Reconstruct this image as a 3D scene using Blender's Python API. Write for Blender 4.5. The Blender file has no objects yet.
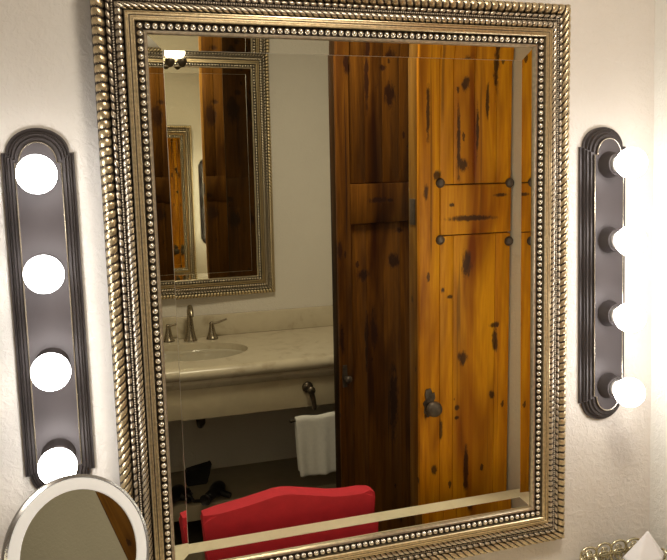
import bpy, bmesh, math, random
from mathutils import Vector, Matrix, Euler

# ---------------------------------------------------------------- camera, world, light, exposure
scene = bpy.context.scene
COL = scene.collection
ZF = 1.42            # floor sits ZF below the centre height of the big mirror; everything is shifted up by it at the end
R = math.radians
PI = math.pi

cam_d = bpy.data.cameras.new('camera'); cam = bpy.data.objects.new('camera', cam_d); COL.objects.link(cam)
cam_d.sensor_fit = 'HORIZONTAL'; cam_d.sensor_width = 36.0; cam_d.lens = 763.66 * 36.0 / 667.0
cam_d.clip_start = 0.02; cam_d.clip_end = 50
cx_ = Vector((0.9502, -0.3102, -0.0323)); 
fw_ = Vector((math.sin(0.3142) * math.cos(-0.1037), math.cos(0.3142) * math.cos(-0.1037), math.sin(-0.1037)))
rt_ = Vector((math.cos(0.3142), -math.sin(0.3142), 0)); up_ = rt_.cross(fw_)
ro = -0.0325
r2 = math.cos(ro) * rt_ + math.sin(ro) * up_; u2 = -math.sin(ro) * rt_ + math.cos(ro) * up_
cam.matrix_world = Matrix(((r2.x, u2.x, -fw_.x, -0.5008), (r2.y, u2.y, -fw_.y, -1.4062), (r2.z, u2.z, -fw_.z, 0.1892 + ZF), (0, 0, 0, 1)))
scene.camera = cam

world = bpy.data.worlds.new('world'); scene.world = world; world.use_nodes = True
world.node_tree.nodes['Background'].inputs[0].default_value = (1.0, 0.93, 0.82, 1)
world.node_tree.nodes['Background'].inputs[1].default_value = 0.02

BULB = 17.0          # radiance of the eight vanity bulbs
FILL_W = 19.0         # watts of the unseen fill lamp added under the ceiling
LAMP_E = 9.0        # radiance of the opal shade above the far mirror
RING_E = 0.13        # radiance of the light ring of the make-up mirror
WARM = (1.0, 0.975, 0.95)

cl_d = bpy.data.lights.new('ceiling_light', 'AREA'); cl_d.shape = 'DISK'; cl_d.size = 0.34; cl_d.energy = FILL_W; cl_d.color = (1.0, 0.90, 0.75)
cl = bpy.data.objects.new('ceiling_light', cl_d); COL.objects.link(cl); cl.location = (0.10, -0.95, 1.12)  # added lamp without a fixture, there to brighten the room

vs = scene.view_settings
vs.view_transform = 'Standard'; vs.look = 'None'; vs.gamma = 1.0; vs.use_curve_mapping = False
vs.exposure = 0.0

# ---------------------------------------------------------------- material helpers
def nt(name):
    m = bpy.data.materials.new(name); m.use_nodes = True
    t = m.node_tree; b = t.nodes['Principled BSDF']
    return m, t, b
def N(t, typ, **kw):
    n = t.nodes.new(typ)
    for k, v in kw.items(): setattr(n, k, v)
    return n
def setin(n, **kw):
    for k, v in kw.items(): n.inputs[k.replace('_', ' ')].default_value = v
def math_(t, op, a, b=None, c=None, clamp=False):
    n = N(t, 'ShaderNodeMath', operation=op, use_clamp=clamp)
    for i, v in enumerate((a, b, c)):
        if v is None: continue
        if isinstance(v, (int, float)): n.inputs[i].default_value = v
        else: t.links.new(v, n.inputs[i])
    return n.outputs[0]
def mixc(t, fac, a, b):
    n = N(t, 'ShaderNodeMix', data_type='RGBA')
    for i, v in ((0, fac), (6, a), (7, b)):
        if isinstance(v, (int, float)): n.inputs[i].default_value = v
        elif isinstance(v, tuple): n.inputs[i].default_value = v if len(v) == 4 else (*v, 1)
        else: t.links.new(v, n.inputs[i])
    return n.outputs[2]
def noise(t, vec, scale, detail=3, rough=0.55, dist=0.0):
    n = N(t, 'ShaderNodeTexNoise'); setin(n, Scale=scale, Detail=detail, Roughness=rough, Distortion=dist)
    t.links.new(vec, n.inputs['Vector']); return n.outputs['Fac']
def coords(t, scale=(1, 1, 1), loc=(0, 0, 0)):
    c = N(t, 'ShaderNodeTexCoord'); m = N(t, 'ShaderNodeMapping'); m.inputs['Scale'].default_value = scale; m.inputs['Location'].default_value = loc
    t.links.new(c.outputs['Object'], m.inputs['Vector']); return m.outputs['Vector']
def ramp(t, fac, stops):
    n = N(t, 'ShaderNodeValToRGB'); e = n.color_ramp.elements
    e[0].position, e[0].color = stops[0][0], (*stops[0][1], 1)
    e[1].position, e[1].color = stops[-1][0], (*stops[-1][1], 1)
    for p, c in stops[1:-1]:
        x = e.new(p); x.color = (*c, 1)
    t.links.new(fac, n.inputs[0]); return n.outputs[0]
def bump(t, b, h, strength=0.3, dist=0.01):
    n = N(t, 'ShaderNodeBump'); n.inputs['Strength'].default_value = strength; n.inputs['Distance'].default_value = dist
    t.links.new(h, n.inputs['Height']); t.links.new(n.outputs[0], b.inputs['Normal'])

def simple(name, col, rough=0.5, metal=0.0, var=0.12, scale=40, bmp=0.0, bscale=200, bdist=0.002, emit=0):
    m, t, b = nt(name)
    v = coords(t)
    f = noise(t, v, scale)
    lo = tuple(c * (1 - var) for c in col); hi = tuple(min(1, c * (1 + var)) for c in col)
    t.links.new(ramp(t, f, [(0.3, lo), (0.7, hi)]), b.inputs['Base Color'])
    setin(b, Roughness=rough, Metallic=metal)
    if bmp: bump(t, b, noise(t, v, bscale, 4), bmp, bdist)
    if emit:
        b.inputs['Emission Color'].default_value = (*col, 1); b.inputs['Emission Strength'].default_value = emit
    return m

def plaster(name, col):
    m, t, b = nt(name); v = coords(t)
    c = ramp(t, noise(t, v, 2.2, 4), [(0.3, tuple(x * 0.95 for x in col)), (0.7, tuple(min(1, x * 1.03) for x in col))])
    t.links.new(c, b.inputs['Base Color']); setin(b, Roughness=0.85)
    n1 = noise(t, v, 75, 4, 0.6, 0.6); n2 = noise(t, v, 260, 3, 0.6)
    h = math_(t, 'ADD', math_(t, 'MULTIPLY', ramp(t, n1, [(0.42, (0, 0, 0)), (0.62, (1, 1, 1))]), 0.7), math_(t, 'MULTIPLY', n2, 0.3))
    bump(t, b, h, 0.34, 0.003); return m

def wood(name, cols, dark, marks=(), planks=(), scratch=0.5, rough=0.42, spots=True):
    """antique pine: grain along z in object space, plank tints, gouges and knots at fixed places"""
    m, t, b = nt(name)
    tc = N(t, 'ShaderNodeTexCoord'); sep = N(t, 'ShaderNodeSeparateXYZ'); t.links.new(tc.outputs['Object'], sep.inputs[0])
    X, Y, Z = sep.outputs
    tint = None
    off = 0.0
    for k, px in enumerate(planks):
        s = math_(t, 'MULTIPLY', math_(t, 'GREATER_THAN', X, px), (0.37, -0.21, 0.29, -0.33, 0.24, -0.3)[k % 6])
        tint = s if tint is None else math_(t, 'ADD', tint, s)
    comb = N(t, 'ShaderNodeCombineXYZ')
    sx = math_(t, 'MULTIPLY', X, 30.0); sz = math_(t, 'MULTIPLY', Z, 1.6); sy = math_(t, 'MULTIPLY', Y, 30.0)
    if tint is not None: sz = math_(t, 'ADD', sz, math_(t, 'MULTIPLY', tint, 9.0))
    for i, s in enumerate((sx, sy, sz)): t.links.new(s, comb.inputs[i])
    g = noise(t, comb.outputs[0], 1.0, 6, 0.6, 1.2)
    g2 = noise(t, comb.outputs[0], 4.5, 4, 0.7, 0.3)
    f = math_(t, 'ADD', math_(t, 'MULTIPLY', g, 0.7), math_(t, 'MULTIPLY', g2, 0.3))
    if tint is not None: f = math_(t, 'ADD', f, math_(t, 'MULTIPLY', tint, 0.22))
    c = ramp(t, f, [(0.28, cols[0]), (0.48, cols[1]), (0.68, cols[2])])
    obj_v = tc.outputs['Object']
    mpb = N(t, 'ShaderNodeMapping'); mpb.inputs['Scale'].default_value = (9, 9, 1.6); t.links.new(obj_v, mpb.inputs[0])
    big_ = noise(t, mpb.outputs[0], 1.0, 3, 0.55, 0.8)
    c = mixc(t, ramp(t, big_, [(0.46, (0, 0, 0)), (0.72, (1, 1, 1))]), c, tuple(x * y for x, y in zip(cols[0], (0.75, 0.55, 0.6))))
    mpn = N(t, 'ShaderNodeMapping'); mpn.inputs['Scale'].default_value = (1, 1, 0.4); t.links.new(obj_v, mpn.inputs[0])
    nz = noise(t, mpn.outputs[0], 75, 5, 0.7, 0.5)
    # random small spots and thin dark cracks
    mp = N(t, 'ShaderNodeMapping'); mp.inputs['Scale'].default_value = (1, 1, 0.5); t.links.new(obj_v, mp.inputs[0])
    tot = None
    if spots:
        vo = N(t, 'ShaderNodeTexVoronoi'); setin(vo, Scale=17.0); t.links.new(mp.outputs[0], vo.inputs['Vector'])
        tot = math_(t, 'MULTIPLY', math_(t, 'LESS_THAN', math_(t, 'ADD', vo.outputs['Distance'], math_(t, 'MULTIPLY', nz, 0.35)), 0.27), 0.8)
    mp2 = N(t, 'ShaderNodeMapping'); mp2.inputs['Scale'].default_value = (42, 42, 1.1); t.links.new(obj_v, mp2.inputs[0])
    cr = noise(t, mp2.outputs[0], 1.0, 2, 0.5, 0.4)
    crm = math_(t, 'MULTIPLY', ramp(t, cr, [(0.66, (0, 0, 0)), (0.73, (1, 1, 1))]), scratch)
    tot = crm if tot is None else math_(t, 'MAXIMUM', tot, crm)
    for (mx, mz, rx, rz) in marks:
        dx = math_(t, 'DIVIDE', math_(t, 'SUBTRACT', X, mx), rx); dz = math_(t, 'DIVIDE', math_(t, 'SUBTRACT', Z, mz), rz)
        d = math_(t, 'SQRT', math_(t, 'ADD', math_(t, 'MULTIPLY', dx, dx), math_(t, 'MULTIPLY', dz, dz)))
        d = math_(t, 'ADD', d, math_(t, 'MULTIPLY', nz, 2.2))
        k = math_(t, 'SUBTRACT', 2.22, d); k = math_(t, 'MULTIPLY', k, 2.0, clamp=True)
        tot = math_(t, 'MAXIMUM', tot, math_(t, 'MULTIPLY', k, 0.88))
    c = mixc(t, tot, c, dark)
    t.links.new(c, b.inputs['Base Color']); setin(b, Roughness=rough); b.inputs['Specular IOR Level'].default_value = 0.22
    bump(t, b, math_(t, 'SUBTRACT', math_(t, 'MULTIPLY', f, 0.5), tot), 0.35, 0.003)
    return m

def marble(name, col, vein, rough=0.22, scale=5.0):
    m, t, b = nt(name); v = coords(t)
    f = noise(t, v, scale, 6, 0.62, 1.6); g = noise(t, v, scale * 6, 4, 0.6, 0.4)
    s = math_(t, 'ADD', math_(t, 'MULTIPLY', f, 0.75), math_(t, 'MULTIPLY', g, 0.25))
    t.links.new(ramp(t, s, [(0.34, vein), (0.47, col), (0.62, tuple(min(1, c * 1.07) for c in col))]), b.inputs['Base Color'])
    setin(b, Roughness=rough); return m

def emitter(name, col, strength):
    m, t, b = nt(name)
    b.inputs['Base Color'].default_value = (0.9, 0.9, 0.88, 1); setin(b, Roughness=0.3)
    b.inputs['Emission Color'].default_value = (*col, 1); b.inputs['Emission Strength'].default_value = strength
    return m

def mirror_mat(name, col, rough=0.0):
    m, t, b = nt(name)
    b.inputs['Base Color'].default_value = (*col, 1); setin(b, Roughness=rough, Metallic=1.0)
    return m

M = {}
M['wall'] = plaster('warm_plaster', (0.74, 0.695, 0.64))
M['wall2'] = plaster('side_plaster', (0.86, 0.845, 0.79))
M['ceiling'] = plaster('ceiling_plaster', (0.62, 0.57, 0.49))
M['floor'] = simple('floor_stone', (0.10, 0.085, 0.06), 0.5, var=0.25, scale=6, bmp=0.1, bscale=30)
M['mirror'] = mirror_mat('mirror_silvering', (0.755, 0.735, 0.585))
M['ground'] = mirror_mat('ground_glass_line', (0.86, 0.84, 0.74), 0.32)  # paler than the silvering: highlight of the bevel edge put into the colour
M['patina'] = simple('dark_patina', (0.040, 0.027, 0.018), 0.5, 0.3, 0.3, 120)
M['silver'] = simple('antique_silver_gilt', (0.62, 0.50, 0.31), 0.34, 0.85, 0.22, 160, 0.25, 500, 0.001)
M['silver2'] = simple('antique_silver_leaf', (0.58, 0.50, 0.385), 0.34, 0.85, 0.2, 140, 0.2, 420, 0.001)
M['bead'] = simple('bright_bead_silver', (0.72, 0.66, 0.55), 0.27, 0.9, 0.12, 90)
M['pewter'] = simple('bronze_pewter', (0.048, 0.039, 0.038), 0.42, 0.35, 0.12, 30, 0.06, 300, 0.001)
M['pewter2'] = simple('bronze_pewter_panel', (0.070, 0.058, 0.059), 0.5, 0.25, 0.08, 14, 0.05, 300, 0.001)
M['socket'] = simple('socket_sleeve', (0.62, 0.58, 0.54), 0.3, 0.6, 0.08)
M['bulb'] = emitter('lit_bulb', WARM, BULB)
M['opal'] = emitter('lit_opal', (1.0, 0.93, 0.82), LAMP_E)
M['ring'] = emitter('frosted_ring', (1.0, 0.98, 0.98), RING_E)
M['chrome'] = simple('satin_chrome', (0.34, 0.33, 0.32), 0.2, 0.95, 0.06, 20)
M['mirror_small'] = mirror_mat('small_mirror_silvering', (0.62, 0.575, 0.42))
RM = [(0.15, 0.481, 0.013, 0.022), (0.141, 0.253, 0.0198, 0.0198), (0.128, 0.309, 0.0065, 0.1058), (0.251, 0.534, 0.01, 0.0773), (0.029, 0.4, 0.0069, 0.0813), (0.057, 0.226, 0.0128, 0.014), (0.022, 0.179, 0.0079, 0.0224), (0.166, 0.1, 0.0813, 0.0087), (0.156, -0.031, 0.0168, 0.0411), (0.267, 0.164, 0.0242, 0.0058), (0.1, -0.127, 0.01, 0.0059), (0.077, -0.104, 0.0066, 0.0088), (0.145, -0.314, 0.0171, 0.0213), (0.255, -0.27, 0.0106, 0.0369), (0.071, -0.525, 0.0068, 0.037), (0.157, -0.664, 0.0088, 0.0888), (0.125, -0.465, 0.0103, 0.0093), (0.125, -0.496, 0.0086, 0.0062), (0.047, -0.646, 0.0101, 0.0156), (0.246, -0.44, 0.0107, 0.0126), (0.19, 0.351, 0.005, 0.084), (0.106, 0.14, 0.0098, 0.0057), (0.254, -0.224, 0.0176, 0.0092), (0.223, 0.436, 0.0067, 0.0558), (0.14, 0.558, 0.0161, 0.0054), (0.021, -0.463, 0.0066, 0.0273)]
LM = [(0.216, 0.617, 0.0152, 0.0108), (0.245, 0.521, 0.0258, 0.0513), (0.051, 0.617, 0.0189, 0.0417), (0.141, 0.57, 0.0098, 0.1066), (0.007, -0.045, 0.0095, 0.0367), (0.258, -0.105, 0.0268, 0.0312), (0.113, -0.148, 0.0303, 0.0228), (0.009, -0.383, 0.0097, 0.0569), (0.128, -0.402, 0.0102, 0.1166), (0.287, 0.01, 0.0216, 0.0117), (0.183, 0.13, 0.0464, 0.0113), (0.16, -0.367, 0.0156, 0.0781), (0.252, -0.665, 0.0219, 0.1631), (0.235, 0.128, 0.0157, 0.0076)]
M['pine'] = wood('honey_pine', ((0.29, 0.085, 0.003), (0.63, 0.235, 0.005), (0.82, 0.365, 0.010)), (0.030, 0.012, 0.008), RM, (0.067, 0.112, 0.180, 0.254))
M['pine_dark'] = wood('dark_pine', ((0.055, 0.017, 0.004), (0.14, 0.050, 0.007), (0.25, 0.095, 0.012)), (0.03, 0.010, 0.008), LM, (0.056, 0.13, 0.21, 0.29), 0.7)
M['pine_back'] = wood('back_pine', ((0.04, 0.015, 0.003), (0.095, 0.037, 0.006), (0.155, 0.063, 0.010)), (0.03, 0.012, 0.008), [(0.30 - a, b + .07, c * 1.5, d * 1.5) for a, b, c, d in LM[:10]], (0.06, 0.14, 0.22), 0.9)
M['pine_edge'] = wood('worn_pine_edge', ((0.10, 0.04, 0.006), (0.22, 0.10, 0.014), (0.32, 0.16, 0.026)), (0.03, 0.012, 0.008), (), (), 0.6)
M['door_edge'] = wood('dark_door_edge', ((0.015, 0.008, 0.004), (0.035, 0.016, 0.006), (0.07, 0.03, 0.008)), (0.02, 0.008, 0.006), (), (), 0.7)
M['beam'] = wood('furniture_pine', ((0.20, 0.09, 0.03), (0.30, 0.14, 0.05), (0.38, 0.19, 0.07)), (0.05, 0.02, 0.01), spots=False)
M['iron'] = simple('dark_iron', (0.115, 0.09, 0.078), 0.45, 0.6, 0.3, 60, 0.3, 150, 0.002)
M['stone'] = marble('travertine', (0.60, 0.53, 0.41), (0.45, 0.38, 0.27), 0.25, 4.0)
M['stone_light'] = marble('cream_marble', (0.80, 0.74, 0.58), (0.70, 0.62, 0.45), 0.35, 6.0)
M['apron'] = simple('cream_apron_paint', (0.56, 0.48, 0.34), 0.55, var=0.1, scale=8, bmp=0.1, bscale=40)
M['shelf'] = simple('shelf_paint', (0.40, 0.34, 0.24), 0.6, var=0.1, scale=8)
M['ceramic'] = simple('bone_ceramic', (0.52, 0.47, 0.37), 0.08, var=0.03)
M['bronze'] = simple('brushed_nickel_bronze', (0.33, 0.28, 0.205), 0.26, 0.9, 0.12, 30)
M['bronze_dark'] = simple('oil_rubbed_bronze', (0.10, 0.08, 0.06), 0.35, 0.8, 0.2, 40)
M['towel'] = simple('white_terry', (0.83, 0.82, 0.80), 0.95, var=0.04, scale=60, bmp=0.6, bscale=420, bdist=0.004)
M['red'] = simple('red_fabric', (0.60, 0.020, 0.042), 0.75, var=0.08, scale=30, bmp=0.2, bscale=600, bdist=0.001)
M['black'] = simple('black_cloth', (0.012, 0.010, 0.010), 0.7, var=0.3, scale=40)
M['plastic'] = simple('black_plastic', (0.014, 0.012, 0.013), 0.35, var=0.2)
M['filigree'] = simple('silver_filigree', (0.62, 0.56, 0.38), 0.25, 0.9, 0.15, 60)
M['filigree_in'] = simple('pewter_lining', (0.30, 0.26, 0.17), 0.4, 0.7, 0.15, 40)
M['tissue'] = simple('white_tissue', (0.86, 0.85, 0.87), 0.9, var=0.02, scale=30, bmp=0.2, bscale=90, bdist=0.002)

# ---------------------------------------------------------------- mesh helpers
def finish(name, bm, mat, parent=None, smooth=None, mats=None):
    bmesh.ops.recalc_face_normals(bm, faces=bm.faces)
    me = bpy.data.meshes.new(name); bm.to_mesh(me); bm.free()
    for m_ in (mats or [mat]): me.materials.append(m_)
    if smooth is not None:
        me.polygons.foreach_set('use_smooth', [True] * len(me.polygons))
        if smooth < 180: me.set_sharp_from_angle(angle=R(smooth))
    o = bpy.data.objects.new(name, me); COL.objects.link(o)
    if parent: o.parent = parent
    return o
def tag(o, label=None, cat=None, group=None, kind=None):
    for k, v in (('label', label), ('category', cat), ('group', group), ('kind', kind)):
        if v: o[k] = v
    return o
def thing(name, label, cat, loc=(0, 0, 0), rot=(0, 0, 0), group=None, kind=None):
    o = bpy.data.objects.new(name, None); COL.objects.link(o); o.empty_display_size = 0.05
    o.location = loc; o.rotation_euler = rot
    return tag(o, label, cat, group, kind)
def dup(root, loc, rot, label):
    r = root.copy(); COL.objects.link(r); r.location = loc; r.rotation_euler = rot; r['label'] = label
    for ch in list(root.children):
        c = ch.copy(); COL.objects.link(c); c.parent = r
        for g in list(ch.children):
            d = g.copy(); COL.objects.link(d); d.parent = c
    return r

def add_box(bm, lo, hi, bev=0.0, seg=2):
    lo, hi = Vector(lo), Vector(hi)
    res = bmesh.ops.create_cube(bm, size=1.0)
    vs_ = res['verts']
    for v in vs_:
        v.co = Vector((lo[i] + (v.co[i] + 0.5) * (hi[i] - lo[i]) for i in range(3)))
    if bev:
        es = list({e for v in vs_ for e in v.link_edges})
        bmesh.ops.bevel(bm, geom=es, offset=bev, segments=seg, affect='EDGES', profile=0.5)
def box(name, lo, hi, mat, parent=None, bev=0.002, seg=2):
    bm = bmesh.new(); add_box(bm, lo, hi, bev, seg); return finish(name, bm, mat, parent, 40)
def frame_of(axis):
    a = Vector(axis).normalized(); t = Vector((0, 0, 1)) if abs(a.z) < 0.9 else Vector((1, 0, 0))
    x = t.cross(a).normalized(); y = a.cross(x); return a, x, y
def add_lathe(bm, prof, origin=(0, 0, 0), axis=(0, 0, 1), n=32, closed_ends=True):
    """prof: list of (radius, distance along axis)"""
    a, x, y = frame_of(axis); o = Vector(origin); rings = []
    for r_, d in prof:
        if r_ < 1e-6: rings.append([bm.verts.new(o + a * d)])
        else: rings.append([bm.verts.new(o + a * d + (x * math.cos(2 * PI * k / n) + y * math.sin(2 * PI * k / n)) * r_) for k in range(n)])
    for p, q in zip(rings, rings[1:]):
        for k in range(n):
            k2 = (k + 1) % n
            if len(p) == 1 and len(q) == 1: continue
            if len(p) == 1: bm.faces.new((p[0], q[k2], q[k]))
            elif len(q) == 1: bm.faces.new((p[k], p[k2], q[0]))
            else: bm.faces.new((p[k], p[k2], q[k2], q[k]))
    if closed_ends:
        for rr in (rings[0], rings[-1]):
            if len(rr) > 2:
                try: bm.faces.new(rr)
                except ValueError: pass
def add_tube(bm, pts, rad, n=12, cap=True, closed=False):
    pts = [Vector(p) for p in pts]; rads = rad if isinstance(rad, (list, tuple)) else [rad] * len(pts)
    rings = []; prev = None; L = len(pts)
    for i, p in enumerate(pts):
        if closed: d = pts[(i + 1) % L] - pts[i - 1]
        else: d = pts[min(i + 1, L - 1)] - pts[max(i - 1, 0)]
        d.normalize()
        if prev is None: _, x, y = frame_of(d)
        else:
            x = prev - d * prev.dot(d)
            x.normalize(); y = d.cross(x)
        prev = x
        rings.append([bm.verts.new(p + (x * math.cos(2 * PI * k / n) + y * math.sin(2 * PI * k / n)) * rads[i]) for k in range(n)])
    pairs = list(zip(rings, rings[1:])) + ([(rings[-1], rings[0])] if closed else [])
    for p, q in pairs:
        for k in range(n): bm.faces.new((p[k], p[(k + 1) % n], q[(k + 1) % n], q[k]))
    if cap and not closed:
        bm.faces.new(rings[0][::-1]); bm.faces.new(rings[-1])
def add_prism(bm, outline, d0, d1, fn, inset=0.0):
    """outline polygon (a,b) extruded from depth d0 to d1; fn(a,b,d)->xyz; the d1 face is shrunk by inset"""
    ca = sum(p[0] for p in outline) / len(outline); cb = sum(p[1] for p in outline) / len(outline)
    A = [bm.verts.new(fn(a, b, d0)) for a, b in outline]
    B = []
    n = len(outline)
    for i, (a, b) in enumerate(outline):
        if inset:
            p0, p1 = outline[i - 1], outline[(i + 1) % n]
            t = Vector((p1[0] - p0[0], p1[1] - p0[1])); t.normalize(); nrm = Vector((-t.y, t.x))
            a, b = a + nrm.x * inset, b + nrm.y * inset
        B.append(bm.verts.new(fn(a, b, d1)))
    for i in range(n): bm.faces.new((A[i], A[(i + 1) % n], B[(i + 1) % n], B[i]))
    bm.faces.new(A[::-1]); bm.faces.new(B)
def add_sphere(bm, c, r, u=16, v=10, scale=(1, 1, 1)):
    mt = Matrix.Translation(c) @ Matrix.Diagonal((*[r * s for s in scale], 1))
    bmesh.ops.create_uvsphere(bm, u_segments=u, v_segments=v, radius=1.0, matrix=mt)

# ---------------------------------------------------------------- the room
def shell(name, lo, hi, mat):
    o = box(name, lo, hi, mat, None, 0); return tag(o, kind='structure')
XL, XR, YB, ZC, ZB = -1.55, 0.712, -2.259, 1.14, -ZF
shell('floor', (XL - .1, YB - .1, ZB - .1), (1.65, .1, ZB), M['floor'])
shell('ceiling', (XL - .1, YB - .1, ZC), (1.65, .1, ZC + .1), M['ceiling'])
shell('wall_front', (XL - .1, 0, ZB), (1.65, .1, ZC), M['wall'])
shell('wall_back', (XL - .1, YB - .1, ZB), (1.65, YB, ZC), M['wall'])
shell('wall_left', (XL - .1, YB, ZB), (XL, 0, ZC), M['wall'])
# right-hand wall with the double doorway (y -0.70 .. -1.50) and the small closet behind it
bm = bmesh.new()
add_box(bm, (XR, -0.72, ZB), (XR + .1, 0, ZC)); add_box(bm, (XR, YB, ZB), (XR + .1, -1.50, ZC)); add_box(bm, (XR, -1.50, 1.03), (XR + .1, -0.72, ZC))
tag(finish('wall_right', bm, M['wall2']), kind='structure')
shell('wall_closet', (1.55, YB, ZB), (1.65, 0, ZC), M['wall2'])

# ---------------------------------------------------------------- framed mirrors
HW, HH = 0.7789 / 2, 0.9853 / 2
EPS = 0.0207
def fpt(k, s, u, d):
    """frame-local point: side k (0 top,1 right,2 bottom,3 left, clockwise), s in -1..1 along the side, u outward from bead line, d off the wall.
    local axes: x right, y towards the wall, z up"""
    a, b = HW + u, HH + u
    if k == 0: return Vector((s * a, -d, b))
    if k == 1: return Vector((a, -d, -s * b))
    if k == 2: return Vector((-s * a, -d, -b))
    return Vector((-a, -d, s * b))
def moulding(bm, prof, closed=True):
    rings = [[bm.verts.new(fpt(k, 1, u, d)) for k in range(4)] for u, d in prof]
    pr = list(zip(rings, rings[1:])) + ([(rings[-1], rings[0])] if closed else [])
    for p, q in pr:
        for k in range(4): bm.faces.new((p[k], p[(k + 1) % 4], q[(k + 1) % 4], q[k]))
def rope(bm, u0, d0, r, pitch, twist, depth, nphi=12, per=8):
    for k in range(4):
        half = (HW if k % 2 == 0 else HH) + u0
        lobes = round(2 * half / pitch); ns = lobes * per
        rows = []
        for i in range(ns + 1):
            s = -1 + 2 * i / ns; row = []
            for j in range(nphi):
                ph = 2 * PI * j / nphi
                w = abs(math.sin(PI * (i / per) + twist * ph))
                rr = r * (1 - depth + depth * w ** 0.55)
                row.append((bm.verts.new(fpt(k, s, u0 + rr * math.cos(ph), d0 + rr * math.sin(ph))), w))
            rows.append(row)
        for a, b in zip(rows, rows[1:]):
            for j in range(nphi):
                j2 = (j + 1) % nphi
                try: f = bm.faces.new((a[j][0], a[j2][0], b[j2][0], b[j][0]))
                except ValueError: continue
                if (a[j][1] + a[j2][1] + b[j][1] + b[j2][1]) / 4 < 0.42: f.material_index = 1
def lumps(bm, u0, d0, rmin, rmax, pitch, nphi=8, per=6):
    for k in range(4):
        half = (HW if k % 2 == 0 else HH) + u0
        cnt = round(2 * half / pitch); ns = cnt * per; rows = []
        for i in range(ns + 1):
            w = abs(math.sin(PI * i / per)); ph2 = (i // per) % 2
            rr = rmin + (rmax - rmin) * w ** 0.7 * (1.0 if ph2 else 0.72)
            rows.append([bm.verts.new(fpt(k, -1 + 2 * i / ns, u0 + rr * math.cos(2 * PI * j / nphi), d0 + rr * math.sin(2 * PI * j / nphi))) for j in range(nphi)])
        for i, (a, b) in enumerate(zip(rows, rows[1:])):
            for j in range(nphi):
                f = bm.faces.new((a[j], a[(j + 1) % nphi], b[(j + 1) % nphi], b[j]))
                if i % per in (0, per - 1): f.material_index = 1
def beads(bm, u0, d0, r, pitch, us=10, vs_=6):
    tmp = bmesh.new(); bmesh.ops.create_uvsphere(tmp, u_segments=us, v_segments=vs_, radius=r)
    me = bpy.data.meshes.new('bead_tmp'); tmp.to_mesh(me); tmp.free()
    for k in range(4):
        half = (HW if k % 2 == 0 else HH) + u0; cnt = round(2 * half / pitch)
        for i in range(cnt):
            n0 = len(bm.verts); bm.from_mesh(me); bm.verts.ensure_lookup_table()
            c = fpt(k, -1 + 2 * i / cnt, u0, d0)
            for v in bm.verts[n0:]: v.co += c
    bpy.data.meshes.remove(me)

def framed_mirror(label):
    t = thing('wall_mirror', label, 'mirror')
    bm = bmesh.new()
    moulding(bm, [(-.012, 0), (-.012, .0205), (-.0062, .0285), (.0062, .0285), (.0080, .0312), (.0245, .0312), (.0260, .0255), (.0395, .0255), (.041, .0268), (.0455, .0268), (.0465, .0245), (.0525, .0245), (.0545, .019), (.0565, .010), (.0745, .0065), (.0765, .003), (.0765, 0)])
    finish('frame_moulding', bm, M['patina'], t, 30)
    bm = bmesh.new(); rope(bm, .0655, .0180, .0110, .0152, -1.15, .30, 20, 10)
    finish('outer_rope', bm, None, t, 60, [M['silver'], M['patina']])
    bm = bmesh.new(); lumps(bm, .0497, .0262, .0018, .0041, .0135)
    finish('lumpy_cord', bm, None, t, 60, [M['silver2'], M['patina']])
    bm = bmesh.new(); beads(bm, .0430, .0275, .0018, .0044, 6, 4)
    finish('pearl_string', bm, M['silver2'], t, 180)
    bm = bmesh.new(); rope(bm, .0328, .0275, .0066, .0118, -1.1, .36, 14, 9)
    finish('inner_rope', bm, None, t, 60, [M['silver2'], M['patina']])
    bm = bmesh.new(); pr = [(.0075, .030), (.0080, .0375), (.0092, .0392), (.0108, .0392), (.0114, .0372), (.0126, .0372), (.0132, .0382), (.0152, .0380), (.0158, .0366), (.0170, .0366), (.0176, .0376), (.0196, .0374), (.0202, .0360), (.0212, .0360), (.0218, .0376), (.0234, .0370), (.0245, .030)]
    moulding(bm, pr); bm.faces.ensure_lookup_table()
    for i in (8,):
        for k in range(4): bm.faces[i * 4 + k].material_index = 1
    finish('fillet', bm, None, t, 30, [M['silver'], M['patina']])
    bm = bmesh.new(); beads(bm, 0, .0325, .0052, .0128, 14, 9)
    finish('bead_row', bm, M['bead'], t, 180)
    bm = bmesh.new(); moulding(bm, [(-.0125, .018), (-.0122, .0285), (-.0108, .0312), (-.0085, .0318), (-.0066, .0305), (-.0062, .026)])
    finish('inner_lip', bm, M['silver2'], t, 30)
    # bevelled plate: flat centre, a pale hairline chamfer painted as the edge highlight, and the bevel that leans in towards the centre
    bm = bmesh.new(); g = .022; bw = .026; tl = math.tan(R(2.85))
    def ring(u, d): return [bm.verts.new(fpt(k, 1, u, d)) for k in range(4)]
    inn = ring(-.012 - bw, g); l2 = ring(-.012 - bw + .0007, g + .00012); out = ring(-.0115, g + bw * tl)
    bm.faces.new(inn)
    for k in range(4):
        k2 = (k + 1) % 4
        f = bm.faces.new((inn[k], inn[k2], l2[k2], l2[k])); f.material_index = 1
        bm.faces.new((l2[k], l2[k2], out[k2], out[k]))
    finish('mirror_glass', bm, None, t, None, [M['mirror'], M['ground']])
    return t
big = framed_mirror('large mirror in a silver rope frame hanging between the two bulb strips')
Ho = HH + .077
big.location = (0, -Ho * math.sin(EPS), 0); big.rotation_euler = (EPS, 0, 0)
# forward lean: the top comes off the wall

# second mirror on the far wall
yaw2, eps2 = 0.0374, 0.0047
m2n = Vector((math.sin(yaw2) * math.cos(eps2), math.cos(yaw2) * math.cos(eps2), -math.sin(eps2)))
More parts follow.
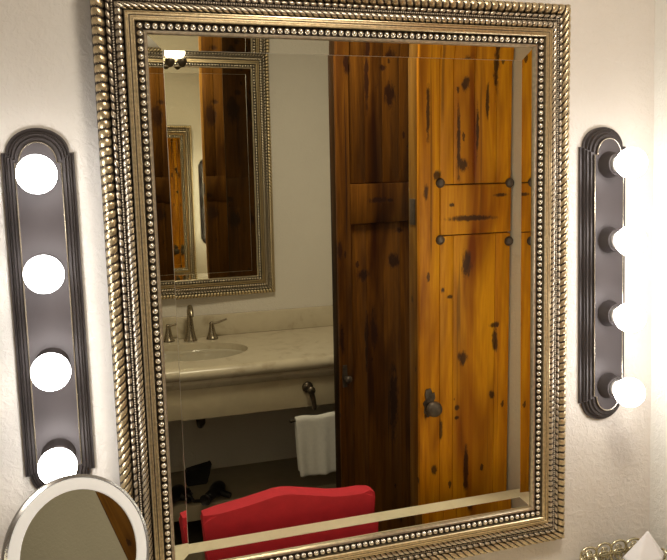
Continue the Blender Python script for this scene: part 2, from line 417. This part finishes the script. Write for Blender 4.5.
# local -y must point along m2n, local x to its right
lx = Vector((-math.cos(yaw2), math.sin(yaw2), 0)); ly = -m2n; lz = lx.cross(ly)
m2rot = Matrix((lx, ly, lz)).transposed().to_euler()
Wo = HW + .077
far = dup(big, (0.3682 - Wo, YB + Ho * math.sin(eps2) + 0.018, 0.2337), m2rot, 'darker silver rope framed mirror seen in reflection above the marble sink counter')

# ---------------------------------------------------------------- bulb strips
def strip_outline(hw, zs, hw2, za, n=20):
    pts = []
    for sgn in (1, -1):
        arc = []
        for i in range(n + 1):
            a = PI * i / n
            arc.append((hw2 * math.cos(a) * sgn, sgn * (zs + (za - zs) * math.sin(a))))
        pts += [(hw * sgn, zs * sgn)] + arc + [(-hw * sgn, zs * sgn)]
    return pts
def bulb_strip(label, loc):
    t = thing('light_bar', label, 'light', loc, group='bulb strips beside the mirror')
    fn = lambda a, b, d: Vector((a, -d, b))
    bm = bmesh.new()
    add_prism(bm, strip_outline(.0580, .2798, .0505, .3215), 0, .007, fn)
    add_prism(bm, strip_outline(.0545, .2765, .0475, .3170), .006, .013, fn, .003)
    add_prism(bm, strip_outline(.0500, .2725, .0430, .3125), .012, .018, fn, .002)
    add_prism(bm, strip_outline(.0455, .2690, .0385, .3070), .017, .023, fn, .003)
    finish('back_plate', bm, M['pewter'], t, 35)
    bm = bmesh.new()
    add_prism(bm, strip_outline(.0365, .2620, .0300, .2960), .022, .0275, fn, .001)
    o = finish('face_panel', bm, M['pewter2'], t, 35)
    bm = bmesh.new(); ol = strip_outline(.0360, .2615, .0295, .2955)
    add_tube(bm, [fn(a, b, .0275) for a, b in ol], .0013, 6, closed=True)
    finish('panel_bead', bm, M['bead'], t, 60)
    for k in range(4):
        z = .16 * (1.5 - k)
        bm = bmesh.new()
        add_lathe(bm, [(.027, .026), (.0285, .029), (.0265, .034), (.0245, .045), (.0238, .056), (.0215, .0575), (.0205, .050), (0, .048)], (0, 0, z), (0, -1, 0), 28, False)
        s = finish('socket', bm, M['pewter'], t, 40)
        bm = bmesh.new()
        add_lathe(bm, [(.0185, .048), (.0185, .063), (.0165, .065), (0, .065)], (0, 0, z), (0, -1, 0), 24, False)
        finish('sleeve', bm, M['socket'], s, 40)
        bm = bmesh.new(); c = .0965; r = .0312; pr = [(0, .060), (.0135, .060), (.0145, .066)]
        for i in range(3, 17):
            a = PI * i / 16; pr.append((r * math.sin(a), c - r * math.cos(a)))
        pr[-1] = (0, c + r)
        add_lathe(bm, pr, (0, 0, z), (0, -1, 0), 28, False)
        b = finish('bulb', bm, M['bulb'], s, 180); b['label'] = 'lit white globe bulb'
    return t
bar = bulb_strip('dark bronze strip of four lit globe bulbs behind the round make-up mirror', (-.5651, 0, .0059))
dup(bar, (.5738, 0, .0059), (0, 0, 0), 'dark bronze strip of four lit globe bulbs above the silver tissue box')

# ---------------------------------------------------------------- the double doors in the right-hand wall
def plank_panel(name, x0, x1, z0, z1, seams, y0, y1, mat, parent):
    bm = bmesh.new(); xs = [x0] + list(seams) + [x1]
    for a, b in zip(xs, xs[1:]): add_box(bm, (a + .0006, y1, z0), (b - .0006, y0, z1), .0016, 2)
    return finish(name, bm, mat, parent, 40)
def door_leaf(name, label, loc, rot, length, thick, stile, seams, rail, mat, back, edge, ztop=1.00, rec=.002):
    t = thing(name, label, 'door', loc, (0, 0, rot), kind='structure')
    zb = ZB + .012
    box('core', (.014, -thick, zb), (length, -.014, ztop), back, t, .003)
    box('edge_strip', (0, -thick, zb), (.0142, -.0142, ztop), edge, t, .003)
    box('stile', (0, -.0145, zb), (stile, 0, ztop), mat, t, .003)
    plank_panel('upper_panel', stile + .0012, length, rail[1] + .002, ztop, [s for s in seams if s > stile], -rec, -.0145, mat, t)
    r_ = plank_panel('rail', stile + .0012, length, rail[0] + .0012, rail[1] - .0012, [], .001, -.0145, mat, t)
    plank_panel('lower_panel', stile + .0012, length, zb, rail[0] - .002, [s for s in seams if s > stile][::2], -rec, -.0145, mat, t)
    box('back_rail', (.004, -thick - .004, rail[0] - .01), (length - .004, -thick - .0002, rail[1] + .01), back, t, .002)
    box('back_stile', (.004, -thick - .0035, zb), (.075, -thick - .0002, rail[0] - .013), back, t, .002)
    box('back_stile', (.004, -thick - .0035, rail[1] + .013), (.075, -thick - .0002, ztop - .004), back, t, .002)
    return t
dR = door_leaf('door_1', 'honey coloured distressed pine door leaf with round iron studs and dark knob', (.402, -.645, 0), R(-3), .3055, .066, .0665, (.1115, .180, .254), (.0535, .1975), M['pine'], M['pine_back'], M['pine_edge'])
bm = bmesh.new()
for (x, z) in ((.067, .2035), (.067, .0415), (.2985, .198), (.2985, .0265)):
    add_lathe(bm, [(.0142, -.001), (.0142, .002), (.012, .007), (.007, .0098), (0, .0105)], (x, 0, z), (0, 1, 0), 16, False)
    o = finish('stud', bm, M['iron'], dR, 60); bm = bmesh.new()
bm.free()
# iron escutcheon and knob
bm = bmesh.new()
pl = [(-.012, .045), (.004, .047), (.011, .030), (.016, .034), (.019, .018), (.013, .004), (.017, -.012), (.006, -.034), (-.006, -.040), (-.010, -.030), (-.018, -.026), (-.016, -.008), (-.021, .004), (-.013, .014), (-.015, .030)]
add_prism(bm, pl[::-1], -.001, .0035, lambda a, b, d: Vector((.031 + a, d, -.440 + b)))
esc = finish('escutcheon', bm, M['iron'], dR, 30)
bm = bmesh.new(); add_lathe(bm, [(.009, 0), (.008, .012), (.012, .017), (.021, .022), (.0235, .032), (.020, .042), (.010, .047), (0, .048)], (.030, .003, -.446), (0, 1, 0), 24, False)
finish('knob', bm, M['iron'], esc, 60)
box('strike_plate', (-.0025, -.056, .086), (.001, -.022, .160), M['iron'], dR, .0008)
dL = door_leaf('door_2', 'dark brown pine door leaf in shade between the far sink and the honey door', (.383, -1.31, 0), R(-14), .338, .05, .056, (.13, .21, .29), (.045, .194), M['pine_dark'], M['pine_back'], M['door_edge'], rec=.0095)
bm = bmesh.new()
add_prism(bm, [(-.009, -.04), (.009, -.04), (.011, 0), (.009, .045), (-.008, .045), (-.011, 0)], -.001, .004, lambda a, b, d: Vector((.017 + a, d, -.525 + b)))
hd = finish('latch_plate', bm, M['iron'], dL, 30)
bm = bmesh.new(); add_lathe(bm, [(.007, 0), (.007, .014), (.012, .019), (.015, .026), (.010, .034), (0, .036)], (.017, .003, -.53), (0, 1, 0), 16, False)
finish('latch_knob', bm, M['iron'], hd, 60)

# ---------------------------------------------------------------- desk under the big mirror
DZ = -.690
desk = thing('vanity_desk', 'cream marble topped vanity desk below the big mirror behind the red chair', 'desk', (-.2, -.27, ZB))
def at(o): return -o.location
def pbox(name, lo, hi, mat, parent, bev=.003, seg=2):
    o = Vector(parent.location); return box(name, Vector(lo) - o, Vector(hi) - o, mat, parent, bev, seg)
pbox('desk_top', (-1.15, -.535, DZ - .032), (.709, -.003, DZ), M['stone_light'], desk, .008, 3)
pbox('apron', (-1.10, -.495, DZ - .115), (.68, -.475, DZ - .032), M['apron'], desk)
pbox('back_rail', (-1.10, -.04, DZ - .115), (.68, -.02, DZ - .032), M['apron'], desk)
for x in (-1.10, .63):
    for y in (-.495, -.07):
        pbox('leg', (x, y, ZB), (x + .05, y + .05, DZ - .032), M['apron'], desk, .005)

# ---------------------------------------------------------------- red chair
chair = thing('side_chair', 'red upholstered chair with a curved top edge drawn up to the desk', 'chair', (-.012, -.60, ZB))
cy = -.575; co = Vector(chair.location)
prof = [(-.249, -.660), (-.247, -.640), (-.205, -.636), (-.174, -.632), (-.130, -.626), (-.091, -.619), (-.049, -.611), (-.025, -.6105), (-.005, -.613), (.025, -.619), (.05, -.6245), (.08, -.631), (.107, -.637), (.135, -.6405), (.166, -.642), (.20, -.6415), (.224, -.641), (.237, -.648), (.239, -.664)]
out = [(-.232, -.93)] + prof + [(.222, -.93)]
bm = bmesh.new()
def chf(a, b, d): return Vector((a, cy - d, b - .011)) - co
add_prism(bm, out[::-1], 0.006, .064, chf)
bmesh.ops.bevel(bm, geom=[e for e in bm.edges if abs(e.verts[0].co.y - e.verts[1].co.y) < 1e-5], offset=.011, segments=3, affect='EDGES')
finish('backrest', bm, M['red'], chair, 50)
bm = bmesh.new(); add_box(bm, Vector((-.235, -.585, -1.01)) - co, Vector((.212, -.12, -.935)) - co, .022, 4)
finish('seat', bm, M['red'], chair, 50)
pbox('seat_rail', (-.225, -.60, -1.045), (.202, -.13, -1.008), M['beam'], chair, .004)
for (x, y) in ((-.215, -.625), (.160, -.625)):
    pbox('leg', (x, y, ZB), (x + .034, y + .038, -.90), M['beam'], chair, .004)
for (x, y) in ((-.215, -.17), (.160, -.17)):
    pbox('leg', (x, y, ZB), (x + .034, y + .034, -1.04), M['beam'], chair, .004)

# ---------------------------------------------------------------- far washstand
CZ = -.525; SX, SY, SRX, SRY = -.055, -1.945, .215, .165
van = thing('washstand', 'travertine washstand with an inset oval basin under the far mirror', 'washstand', (-.2, -1.95, ZB)); vo = Vector(van.location)
x0, x1, y0, y1 = -1.20, .708, YB + .002, -1.672
bm = bmesh.new(); n = 72
angs = sorted(set([2 * PI * k / n for k in range(n)] + [math.atan2(y - SY, x - SX) % (2 * PI) for x in (x0, x1) for y in (y0, y1)]))
def rect_pt(a):
    c, s = math.cos(a), math.sin(a); tt = []
    if c > 1e-9: tt.append((x1 - SX) / c)
    if c < -1e-9: tt.append((x0 - SX) / c)
    if s > 1e-9: tt.append((y1 - SY) / s)
    if s < -1e-9: tt.append((y0 - SY) / s)
    q = min(tt); return SX + q * c, SY + q * s
top, hole, hole2, bot = [], [], [], []
for a in angs:
    rx, ry = rect_pt(a); top.append(bm.verts.new(Vector((rx, ry, CZ)) - vo)); bot.append(bm.verts.new(Vector((rx, ry, CZ - .03)) - vo))
    hx, hy = SX + SRX * math.cos(a), SY + SRY * math.sin(a)
    hole.append(bm.verts.new(Vector((hx, hy, CZ)) - vo)); hole2.append(bm.verts.new(Vector((hx, hy, CZ - .03)) - vo))
for i in range(len(angs)):
    j = (i + 1) % len(angs)
    bm.faces.new((top[i], top[j], hole[j], hole[i])); bm.faces.new((hole[i], hole[j], hole2[j], hole2[i]))
    bm.faces.new((bot[i], bot[j], hole2[j], hole2[i])); bm.faces.new((top[i], top[j], bot[j], bot[i]))
finish('counter_top', bm, M['stone'], van, 30)
# front nosing: bullnose over an ogee
bm = bmesh.new(); pf = [(y1 + .0005, CZ)]
for i in range(9):
    a = PI / 2 - PI * i / 8; pf.append((y1 + .012 + .026 * math.cos(a), CZ - .026 + .026 * math.sin(a)))
pf += [(y1 + .014, CZ - .057), (y1 + .022, CZ - .062), (y1 + .020, CZ - .070), (y1 + .010, CZ - .078), (y1 + .006, CZ - .088), (y1 + .0005, CZ - .09)]
A = [bm.verts.new(Vector((x0, y, z)) - vo) for y, z in pf]; B = [bm.verts.new(Vector((x1, y, z)) - vo) for y, z in pf]
for i in range(len(pf)):
    j = (i + 1) % len(pf); bm.faces.new((A[i], A[j], B[j], B[i]))
bm.faces.new(A); bm.faces.new(B)
finish('nosing', bm, M['stone'], van, 50)
pbox('backsplash', (x0, YB + .002, CZ), (x1, YB + .026, CZ + .101), M['stone'], van, .004)
pbox('apron', (x0 + .02, -1.695, -.742), (x1 - .005, -1.672, CZ - .03), M['apron'], van, .003)
pbox('shelf', (x0 + .02, YB + .004, -1.262), (x1 - .005, -1.865, -1.19), M['shelf'], van, .004)
for x in (x0 + .02, x1 - .045):
    pbox('end_panel', (x, YB + .004, ZB), (x + .04, -1.70, CZ - .031), M['shelf'], van, .003)
bm = bmesh.new(); m_ = 12; rows = []
for i in range(m_ + 1):
    a = PI / 2 * i / m_; rr = math.cos(a) ** .75 if i < m_ else 0; zz = CZ - .030 - .125 * math.sin(a) ** 1.1
    rows.append([bm.verts.new(Vector((SX + SRX * 1.03 * rr * math.cos(2 * PI * k / 48), SY + SRY * 1.03 * rr * math.sin(2 * PI * k / 48), zz)) - vo) for k in range(48)] if rr > 0 else [bm.verts.new(Vector((SX, SY, zz)) - vo)])
for p, q in zip(rows, rows[1:]):
    for k in range(48):
        if len(q) == 1: bm.faces.new((p[k], p[(k + 1) % 48], q[0]))
        else: bm.faces.new((p[k], p[(k + 1) % 48], q[(k + 1) % 48], q[k]))
bs = finish('basin', bm, M['ceramic'], van, 180)
so = bs.modifiers.new('shell', 'SOLIDIFY'); so.thickness = .008; so.offset = -1
bm = bmesh.new()
add_tube(bm, [Vector(p) - vo for p in ((-.055, -1.945, CZ - .16), (-.055, -1.945, -.80), (-.055, -1.95, -.845), (-.055, -1.99, -.872), (-.055, -2.03, -.845), (-.055, -2.06, -.80), (-.055, -2.12, -.79), (-.055, YB + .006, -.79))], .017, 12)
add_tube(bm, [Vector(p) - vo for p in ((-.055, -1.945, -.70), (-.055, -1.945, -.74))], .026, 14)
finish('drain_trap', bm, M['bronze_dark'], van, 60)
for x in (-.155, .045):
    bm = bmesh.new()
    add_tube(bm, [Vector(p) - vo for p in ((x, YB + .006, -.86), (x, YB + .07, -.86))], .012, 10)
    add_tube(bm, [Vector(p) - vo for p in ((x, YB + .055, -.86), (x, YB + .06, -.74), (x * .7, YB + .10, CZ - .04))], .006, 8)
    finish('supply_valve', bm, M['bronze_dark'], van, 60)

# faucet: spout and two lever handles
fau = thing('faucet', 'brushed metal widespread tap set on the far counter behind the basin', 'faucet', (-.058, -2.175, CZ + .0008)); 
bm = bmesh.new()
add_lathe(bm, [(.031, 0), (.031, .004), (.026, .010), (.0205, .035), (.0165, .07), (.0135, .105), (.0120, .128)], (0, 0, 0), (0, 0, 1), 24, True)
add_tube(bm, [(0, 0, .122), (0, .001, .138), (0, .008, .152), (0, .022, .160), (0, .040, .156), (0, .056, .142), (0, .064, .124)], [.0122, .0125, .0125, .0122, .0118, .0112, .0108], 16)
finish('spout', bm, M['bronze'], fau, 60)
for x, s_ in ((-.085, -1), (.100, 1)):
    bm = bmesh.new(); add_lathe(bm, [(.028, 0), (.028, .004), (.0235, .009), (.0170, .030), (.0125, .055), (.0105, .068), (.0115, .073), (.008, .080), (0, .082)], (x, 0, 0), (0, 0, 1), 20, True)
    h = finish('handle', bm, M['bronze'], fau, 60)
    bm = bmesh.new(); add_tube(bm, [(x, 0, .072), (x + s_ * .03, .004, .077), (x + s_ * .070, .010, .090)], [.0065, .0055, .0042], 10)
    finish('lever', bm, M['bronze'], h, 60)

# towel bar fixed to the apron, towel over it
tb = thing('towel_bar', 'dark bronze towel rail with a scrolled bracket on the washstand apron', 'towel rail', (.355, -1.671, -.668)); to = Vector(tb.location)
bm = bmesh.new(); add_lathe(bm, [(.024, 0), (.024, .004), (.018, .010), (.010, .014), (.009, .05), (.015, .054), (.017, .062), (.010, .070), (0, .072)], (0, 0, .012), (0, 1, 0), 20, True)
br = finish('bracket', bm, M['bronze_dark'], tb, 50)
bm = bmesh.new(); add_tube(bm, [(0, .045, .012), (.008, .052, -.02), (.012, .056, -.05), (.012, .058, -.060), (.010, .058, -.068)], [.0115, .011, .010, .010, .009], 12)
finish('arm', bm, M['bronze_dark'], tb, 50)
bm = bmesh.new(); add_tube(bm, [(-.088, .058, -.108), (.30, .058, -.108)], .006, 12); add_sphere(bm, (-.090, .058, -.108), .0085, 12, 8)
finish('rail', bm, M['bronze_dark'], tb, 50)
bm = bmesh.new(); add_lathe(bm, [(.024, 0), (.024, .004), (.018, .010), (.010, .014), (.009, .05), (.015, .054)], (.27, 0, .012), (0, 1, 0), 20, True)
add_tube(bm, [(.27, .045, .012), (.27, .056, -.05), (.27, .058, -.108)], .009, 12)
finish('bracket', bm, M['bronze_dark'], tb, 50)

random.seed(4)
bm = bmesh.new(); tl = bm.loops.layers; rows = []
TX0, TX1, TZT, YC = .281, .468, -.776, -1.613
path = []
for i in range(15): path.append((.0125, -.240 + .240 * i / 14))
for i in range(1, 8):
    a = PI * i / 8; path.append((.0125 * math.cos(a), .0125 * math.sin(a)))
for i in range(13): path.append((-.0125, -.225 * i / 12))
nx = 22
for (dy, dz) in path:
    row = []
    for k in range(nx + 1):
        u = k / nx; w = min(1, max(0, -dz / .25))
        x = TX0 + (TX1 - TX0) * u + w * (.012 - .006 * u)
        yy = YC + dy + (.006 * math.sin(u * 11 + 1.2) + .004 * math.sin(u * 23)) * w * (1 if dy > 0 else .4)
        zz = TZT + dz - (.006 * math.sin(u * PI) if dz < -.2 else 0) + .003 * math.sin(u * 9) * (1 - w)
        row.append(bm.verts.new((x, yy, zz)))
    rows.append(row)
for a, b in zip(rows, rows[1:]):
    for k in range(nx): bm.faces.new((a[k], a[k + 1], b[k + 1], b[k]))
tw = finish('hand_towel', bm, M['towel'], None, 180)
so = tw.modifiers.new('thick', 'SOLIDIFY'); so.thickness = .0065; so.offset = 0
sb = tw.modifiers.new('soft', 'SUBSURF'); sb.levels = 1; sb.render_levels = 1
tag(tw, 'white terry hand towel folded over the rail under the far counter', 'towel')

# things on the shelf of the washstand
SH = -1.19
bm = bmesh.new()
add_prism(bm, [(-.052, 0), (.046, 0), (.052, .055), (.070, .098), (.048, .088), (.018, .076), (-.02, .076), (-.054, .072)], -.028, .028, lambda a, b, d: Vector((a, d, b)))
bmesh.ops.bevel(bm, geom=list(bm.edges), offset=.006, segments=2, affect='EDGES')
o = finish('cloth_pouch', bm, M['black'], None, 50); o.location = (-.068, -2.10, SH + .001)
tag(o, 'small black pouch with a raised corner, rearmost on the washstand shelf', 'pouch')
dry = thing('hair_dryer', 'black hair dryer lying on the washstand shelf beside the coiled cord', 'hair dryer', (-.015, -1.905, SH + .002))
bm = bmesh.new(); add_lathe(bm, [(.018, -.075), (.022, -.07), (.022, -.03), (.031, .0), (.033, .03), (.028, .05), (0, .055)], (0, 0, .034), (.55, -.8, 0), 20, True)
finish('barrel', bm, M['plastic'], dry, 50)
bm = bmesh.new(); add_tube(bm, [(.005, -.01, .036), (.03, .015, .026), (.060, .035, .016)], [.016, .015, .013], 12)
finish('handle', bm, M['plastic'], dry, 50)
bm = bmesh.new(); add_lathe(bm, [(.012, 0), (.020, .012), (.026, .03), (.024, .032), (0, .01)], (-.042, .062, .034), (-.55, .8, 0), 16, False)
finish('nozzle', bm, M['plastic'], dry, 50)
bm = bmesh.new(); pts = []
for i in range(70):
    a = i * .42; rr = .040 + .010 * math.sin(i * .9); pts.append((-.175 + rr * 1.1 * math.cos(a), -1.915 + rr * .8 * math.sin(a), SH + .0135 + .045 * (i / 70) + .004 * math.sin(i * 1.7)))
pts += [(-.13, -1.885, SH + .04), (-.115, -1.88, SH + .015), (-.09, -1.885, SH + .009), (-.06, -1.90, SH + .009)]
add_tube(bm, pts, .0075, 8)
tag(finish('power_cord', bm, M['plastic'], None, 60), 'black power cord coiled in a heap on the washstand shelf', 'cord')

# small lamp over the far mirror
lam = thing('wall_lamp', 'small lit opal wall lamp with two dark finial cups above the far mirror', 'lamp', (-.068, YB, .93)); lo = Vector(lam.location)
bm = bmesh.new(); add_lathe(bm, [(.045, 0), (.045, .006), (.036, .012), (.012, .018), (.010, .03)], (0, 0, 0), (0, 1, 0), 28, True)
add_tube(bm, [(0, .02, 0), (0, .07, .004), (0, .10, -.02), (0, .109, -.07), (0, .109, -.135)], .007, 12)
finish('arm', bm, M['bronze_dark'], lam, 50)
bm = bmesh.new(); add_box(bm, Vector((-.114, YB + .072, .742)) - lo, Vector((-.030, YB + .146, .790)) - lo, .020, 5)
finish('opal_shade', bm, M['opal'], lam, 60)
for x in (-.026, .026):
    bm = bmesh.new(); add_lathe(bm, [(.007, -.140), (.008, -.186), (.020, -.190), (.0215, -.200), (.017, -.214), (.008, -.224), (0, -.227)], (x, .109, 0), (0, 0, 1), 20, False)
    finish('finial_cup', bm, M['bronze_dark'], lam, 60)

# ---------------------------------------------------------------- round make-up mirror on the desk
ps, ta = R(32.35), R(20)
nrm = Vector((math.sin(ps) * math.cos(ta), -math.cos(ps) * math.cos(ta), math.sin(ta)))
mk = thing('makeup_mirror', 'round magnifying mirror with a pale light ring on a chrome stand', 'mirror', (-.515, -.215, DZ)); ko = Vector(mk.location)
MC = Vector((-.5335, -.300, -.300)) - ko; RR = .1125
bm = bmesh.new()
pr = [(.0, -.018), (.060, -.018), (RR - .009, -.013), (RR - .002, -.007), (RR, 0), (RR - .0010, .0045), (RR - .005, .0060), (RR - .0062, .003)]
add_lathe(bm, pr, MC, nrm, 64, False); finish('rim', bm, M['chrome'], mk, 50)
bm = bmesh.new(); add_lathe(bm, [(RR - .0052, .003), (RR - .0065, .0052), (RR - .014, .0058), (RR - .0225, .0050), (RR - .0235, .002)], MC, nrm, 64, False)
o = finish('light_ring', bm, M['ring'], mk, 50); o['label'] = 'pale frosted light ring'
bm = bmesh.new(); add_lathe(bm, [(RR - .0230, .0035), (0, .0035)], MC, nrm, 64, False)
finish('mirror_glass', bm, M['mirror_small'], mk, None)
bm = bmesh.new(); hub = MC - nrm * .016
add_lathe(bm, [(.020, 0), (.018, .012), (.010, .022), (0, .024)], hub + nrm * .002, -nrm, 20, False)
b0 = hub - nrm * .02
add_tube(bm, [b0, b0 + Vector((0, .0, -.05)), Vector((0, 0, .20)), Vector((0, 0, .016))], .007, 12)
finish('stem', bm, M['chrome'], mk, 50)
bm = bmesh.new(); add_lathe(bm, [(.068, 0), (.070, .003), (.066, .010), (.020, .018), (.010, .024), (0, .024)], (0, 0, 0), (0, 0, 1), 40, True)
finish('base', bm, M['chrome'], mk, 40)

# ---------------------------------------------------------------- filigree tissue box with a tissue
bx = thing('tissue_box', 'silver filigree tissue box on the desk below the light strip', 'tissue box', (.588, -.082, DZ)); hs = .080; bh = .071; bx.scale = (1, .74, 1); lz_ = bh - .034
bm = bmesh.new(); add_box(bm, (-hs + .006, -hs + .006, 0), (hs - .006, hs - .006, lz_), .004); finish('lining', bm, M['filigree_in'], bx, 40)
bm = bmesh.new()
for side in range(4):
    rot = Matrix.Rotation(PI / 2 * side, 3, 'Z')
    def P(a, z, off=0): return rot @ Vector((a, -hs + off, z))
    def loop(ca, cz, ra, rz, rad=.0024, n=20): add_tube(bm, [P(ca + ra * math.cos(2 * PI * k / n), cz + rz * math.sin(2 * PI * k / n)) for k in range(n)], rad, 6, closed=True)
    def spiral(ca, cz, r0, sgn, turns=1.6, rad=.002, n=26): add_tube(bm, [P(ca + sgn * r0 * (1 - .8 * k / n) * math.cos(2 * PI * turns * k / n), cz + r0 * (1 - .8 * k / n) * math.sin(2 * PI * turns * k / n)) for k in range(n + 1)], rad, 6)
    w4 = 2 * hs / 4
    for i in range(4):
        ca = -hs + w4 * (i + .5)
        loop(ca, bh + .006, w4 * .50, .0125 + (.003 if i in (1, 2) else 0), .0030)
        spiral(ca, bh + .004, .009, 1 if i % 2 else -1, 1.4, .0018)
        for j in range(2):
            loop(ca, .020 + .036 * j, w4 * .47, .0165); spiral(ca, .020 + .036 * j, .011, -1 if (i + j) % 2 else 1)
    add_tube(bm, [P(-hs, bh - .006), P(hs, bh - .006)], .003, 8); add_tube(bm, [P(-hs, .004), P(hs, .004)], .004, 8)
    add_tube(bm, [P(-hs, 0), P(-hs, bh + .004)], .004, 8)
finish('filigree', bm, M['filigree'], bx, 60)
# tissue: a folded sheet standing up in a point
bm = bmesh.new(); rows = []; nu, nv = 28, 12
apex = Vector((.621, -.100, -.5475))
for j in range(nv + 1):
    v = j / nv; row = []
    for i in range(nu):
        a = 2 * PI * i / nu
        rr = .003 + .046 * v + .004 * math.sin(5 * a + 1) * v
        squ = .55
        row.append(bm.verts.new(apex + Vector((rr * math.cos(a) - .007 * v, rr * math.sin(a) * squ, -.058 * v + .004 * math.sin(3 * a) * v * v))))
    rows.append(row)
bm.faces.new(rows[0])
for a, b in zip(rows, rows[1:]):
    for i in range(nu): bm.faces.new((a[i], a[(i + 1) % nu], b[(i + 1) % nu], b[i]))
ti = finish('tissue', bm, M['tissue'], None, 50)
so = ti.modifiers.new('thick', 'SOLIDIFY'); so.thickness = .0012; so.offset = -1
tag(ti, 'white paper tissue standing up in a point out of the silver box', 'tissue')

# ---------------------------------------------------------------- lift everything onto the floor level
for o in list(scene.objects):
    if o.parent is None and o is not cam: o.location.z += ZF
